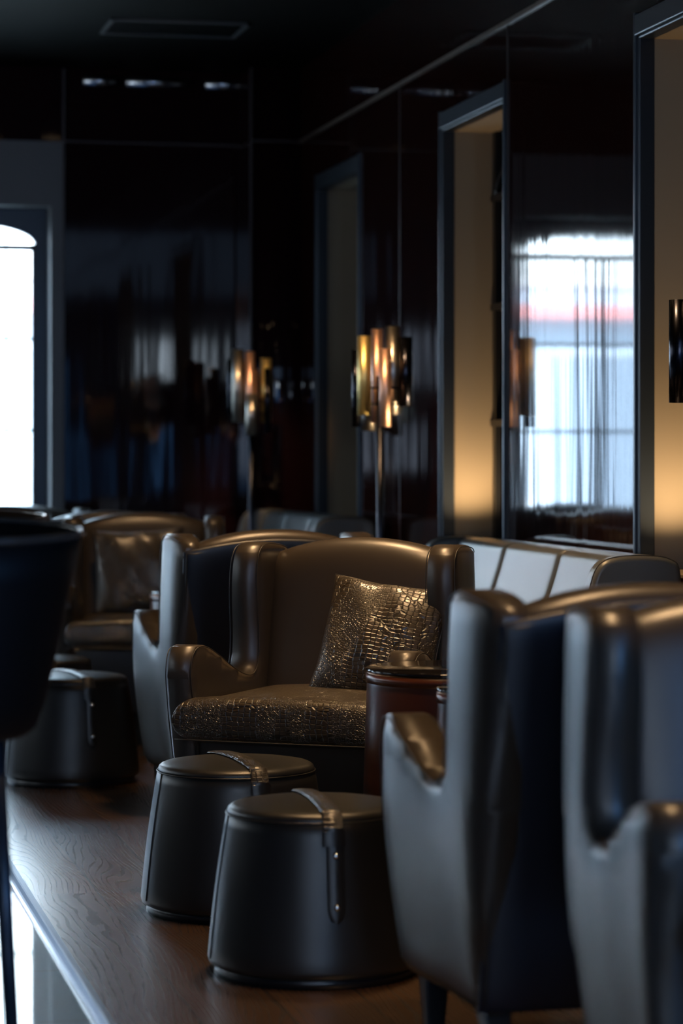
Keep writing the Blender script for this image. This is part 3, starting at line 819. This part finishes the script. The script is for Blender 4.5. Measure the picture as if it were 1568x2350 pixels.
# ------------------------------------------------------------------ floor lamps made of metal tubes
def lamp(label, loc, rz=0, dz=0):
    t = thing('floor_lamp', label, 'floor lamp', loc, rz - YAW, 'tube cluster floor lamps')
    bm = bmesh.new(); lathe(bm, [(0, 0), (.14, 0), (.14, .012), (.13, .018), (.02, .022), (0, .022)], 40); link('base', bm, M['pole'], t)
    bm = bmesh.new(); tube(bm, [(0, 0, .02), (0, 0, 1.62)], .0165, 16); link('pole', bm, M['pole'], t)
    def hol(x, y, z0, z1, r_, mat, nm='lamp_tube'):
        z0 += dz; z1 += dz
        bm = bmesh.new(); lathe(bm, [(r_-.003, z0), (r_, z0), (r_, z1), (r_-.003, z1), (r_-.003, z0)], 32)
        bmesh.ops.translate(bm, verts=bm.verts, vec=(x, y, 0)); o = link(nm, bm, mat, t, smooth=True)
        for p in o.data.polygons: p.use_smooth = abs(p.normal.z) < .5
        return o
    s = 532.0
    X = lambda px: (px-873)/s
    hol(X(817), .01, 1.402, 1.735, .017, M['gunmetal'])
    hol(X(836), -.035, 1.453, 1.792, .029, M['brass'])
    hol(X(866), .035, 1.42, 1.826, .025, M['copper'])
    hol(X(902), .045, 1.455, 1.838, .032, M['nickel'])
    hol(X(884), -.060, 1.402, 1.737, .025, M['copper'])
    hol(X(931), .01, 1.490, 1.790, .030, M['gunmetal'])
    hol(X(847), .075, 1.385, 1.60, .032, M['nickel'])
    for z in (1.50+dz, 1.57+dz):
        bm = bmesh.new()
        for px, y in ((817, .01), (836, -.035), (866, .035), (902, .045), (884, -.06), (931, .01), (847, .075)): tube(bm, [(0, 0, z), (X(px), y, z)], .005, 6)
        link('bracket', bm, M['pole'], t)
    return t
lamp('floor lamp with brass, copper and black tubes, right of the corner lamp', W((873-784)/F*11.27, 11.27))
lamp('more distant tube cluster floor lamp in the far corner, one pink copper tube catching light', W((577-784)/F*13.75, 13.75), radians(150))
lamp('nearest floor lamp, one dark tube cut off by the right edge of the photo', W((1644-784)/F*7.64, 7.64), pi, -.06)

# ------------------------------------------------------------------ bar stools at the left edge
def stool(label, loc, rz):
    t = thing('bar_stool', label, 'bar stool', loc, rz - YAW, 'dark tub bar stools')
    # shell: open ring of cross-sections, front lower than the back
    bm = bmesh.new(); N = 48; rows_o, rows_i = [], []
    prof = [(.05, .727), (.117, .730), (.165, .738), (.186, .757), (.204, .81), (.231, .937), (.256, 1.06), (.273, 1.15)]
    def col(a, inner):
        f = (1+cos(a))/2           # 1 at the back
        top = 1.115 + .030*f
        out = []
        for r_, z in prof:
            zz = .727 + (z-.727)*(top-.727)/(1.15-.727)
            rr_ = r_ - (.016 if inner else 0)
            if inner: zz += .012 if z < .8 else 0
            out.append((rr_*sin(a), rr_*cos(a), zz))
        return out
    O = [[bm.verts.new(p) for p in col(2*pi*k/N, False)] for k in range(N)]
    I = [[bm.verts.new(p) for p in col(2*pi*k/N, True)] for k in range(N)]
    for k in range(N):
        k2 = (k+1) % N
        for j in range(len(prof)-1):
            bm.faces.new((O[k][j], O[k2][j], O[k2][j+1], O[k][j+1])); bm.faces.new((I[k][j], I[k][j+1], I[k2][j+1], I[k2][j]))
        bm.faces.new((O[k][-1], O[k2][-1], I[k2][-1], I[k][-1]))
    bm.faces.new([O[k][0] for k in range(N)])
    sh = link('shell', bm, M['stool'], t)
    bm = bmesh.new(); tube(bm, [tuple(Vector(col(2*pi*k/N, False)[-1])*1.0 + Vector((0, 0, .001))) for k in range(N)], .007, 8, closed=True); link('rim_piping', bm, M['stool_rim'], t)
    bm = bmesh.new(); lathe(bm, [(0, .76), (.17, .76), (.19, .80), (.185, .835), (.15, .85), (0, .855)], 40); link('seat_pad', bm, M['stool'], t)
    for a in (45, 135, 225, 315):
        a = radians(a); bm = bmesh.new(); tube(bm, [(.125*cos(a), .125*sin(a), .76), (.178*cos(a), .178*sin(a), -.025)], [.018, .013], 12); link('leg', bm, M['stool_leg'], t)
    return t
M['stool'] = leather('charcoal_leather', (.004, .004, .0045), .5)
M['stool'].node_tree.nodes['Principled BSDF'].inputs['Specular IOR Level'].default_value = .22
M['stool_rim'] = simple('polished_piping', (.12, .11, .10), .2, .6)
M['stool_leg'] = simple('blue_black_steel', (.02, .03, .045), .3, .5)
s1 = stool('nearer dark tub bar stool cut off by the left edge, steel leg below', W(-.770, 5.0), radians(20))
dup(s1, W(-.955, 6.02), radians(5)-YAW, 'second dark tub bar stool, only its rim showing above the nearer stool')

# ------------------------------------------------------------------ ceiling downlights
def downlight(x, y, power, label, tilt=(0, 0), size=62):
    t = thing('downlight', label, 'light', (x, y, CH), 0, 'recessed ceiling downlights')
    bm = bmesh.new(); lathe(bm, [(.045, -.001), (.06, -.001), (.062, -.006), (.045, -.008), (.043, -.001)], 24); link('bezel', bm, M['black'], t)
    bm = bmesh.new(); lathe(bm, [(0, -.002), (.043, -.002)], 24); link('lens', bm, emis('downlight_lens', (1, .7, .4), 12) if 'downlight_lens' not in bpy.data.materials else bpy.data.materials['downlight_lens'], t)
    d = bpy.data.lights.new('downlight_beam', 'SPOT'); d.energy = power; d.color = WARM; d.spot_size = radians(size); d.spot_blend = .7; d.shadow_soft_size = .12
    o = bpy.data.objects.new('downlight_beam', d); C.objects.link(o); o.parent = t; o.location = (0, 0, -.03)
    o.rotation_euler = Vector((tilt[0], tilt[1], -1)).to_track_quat('-Z', 'Y').to_euler()
for X_, D_, pw, tl, lb in ((.30, 7.45, 230, (0, 0), 'recessed warm downlight above the round brown table'),
                           (.0, 8.75, 360, (0, 0), 'recessed warm downlight above the middle armchair'),
                           (.75, 5.05, 270, (0, 0), 'recessed warm downlight above the two nearest armchairs'),
                           (-.15, 6.75, 150, (0, 0), 'recessed warm downlight above the nearest ottoman'),
                           (-.95, 11.2, 130, (0, .12), 'recessed warm downlight above the far armchair')):
    p = W(X_, D_); downlight(p.x, p.y, pw, lb, tl)
for X_, Y_, tx, ty, lb in ((1.95, 9.5, .38, .81, 'unseen warm spot added to brighten the brass and copper floor lamp'),
                           (1.95, 11.2, .33, 1.29, 'unseen warm spot added to brighten the far corner floor lamp')):
    downlight(X_, Y_, 400, lb, (tx, ty), 14)  # narrow spots added out of view, only to brighten the metal lamp tubes
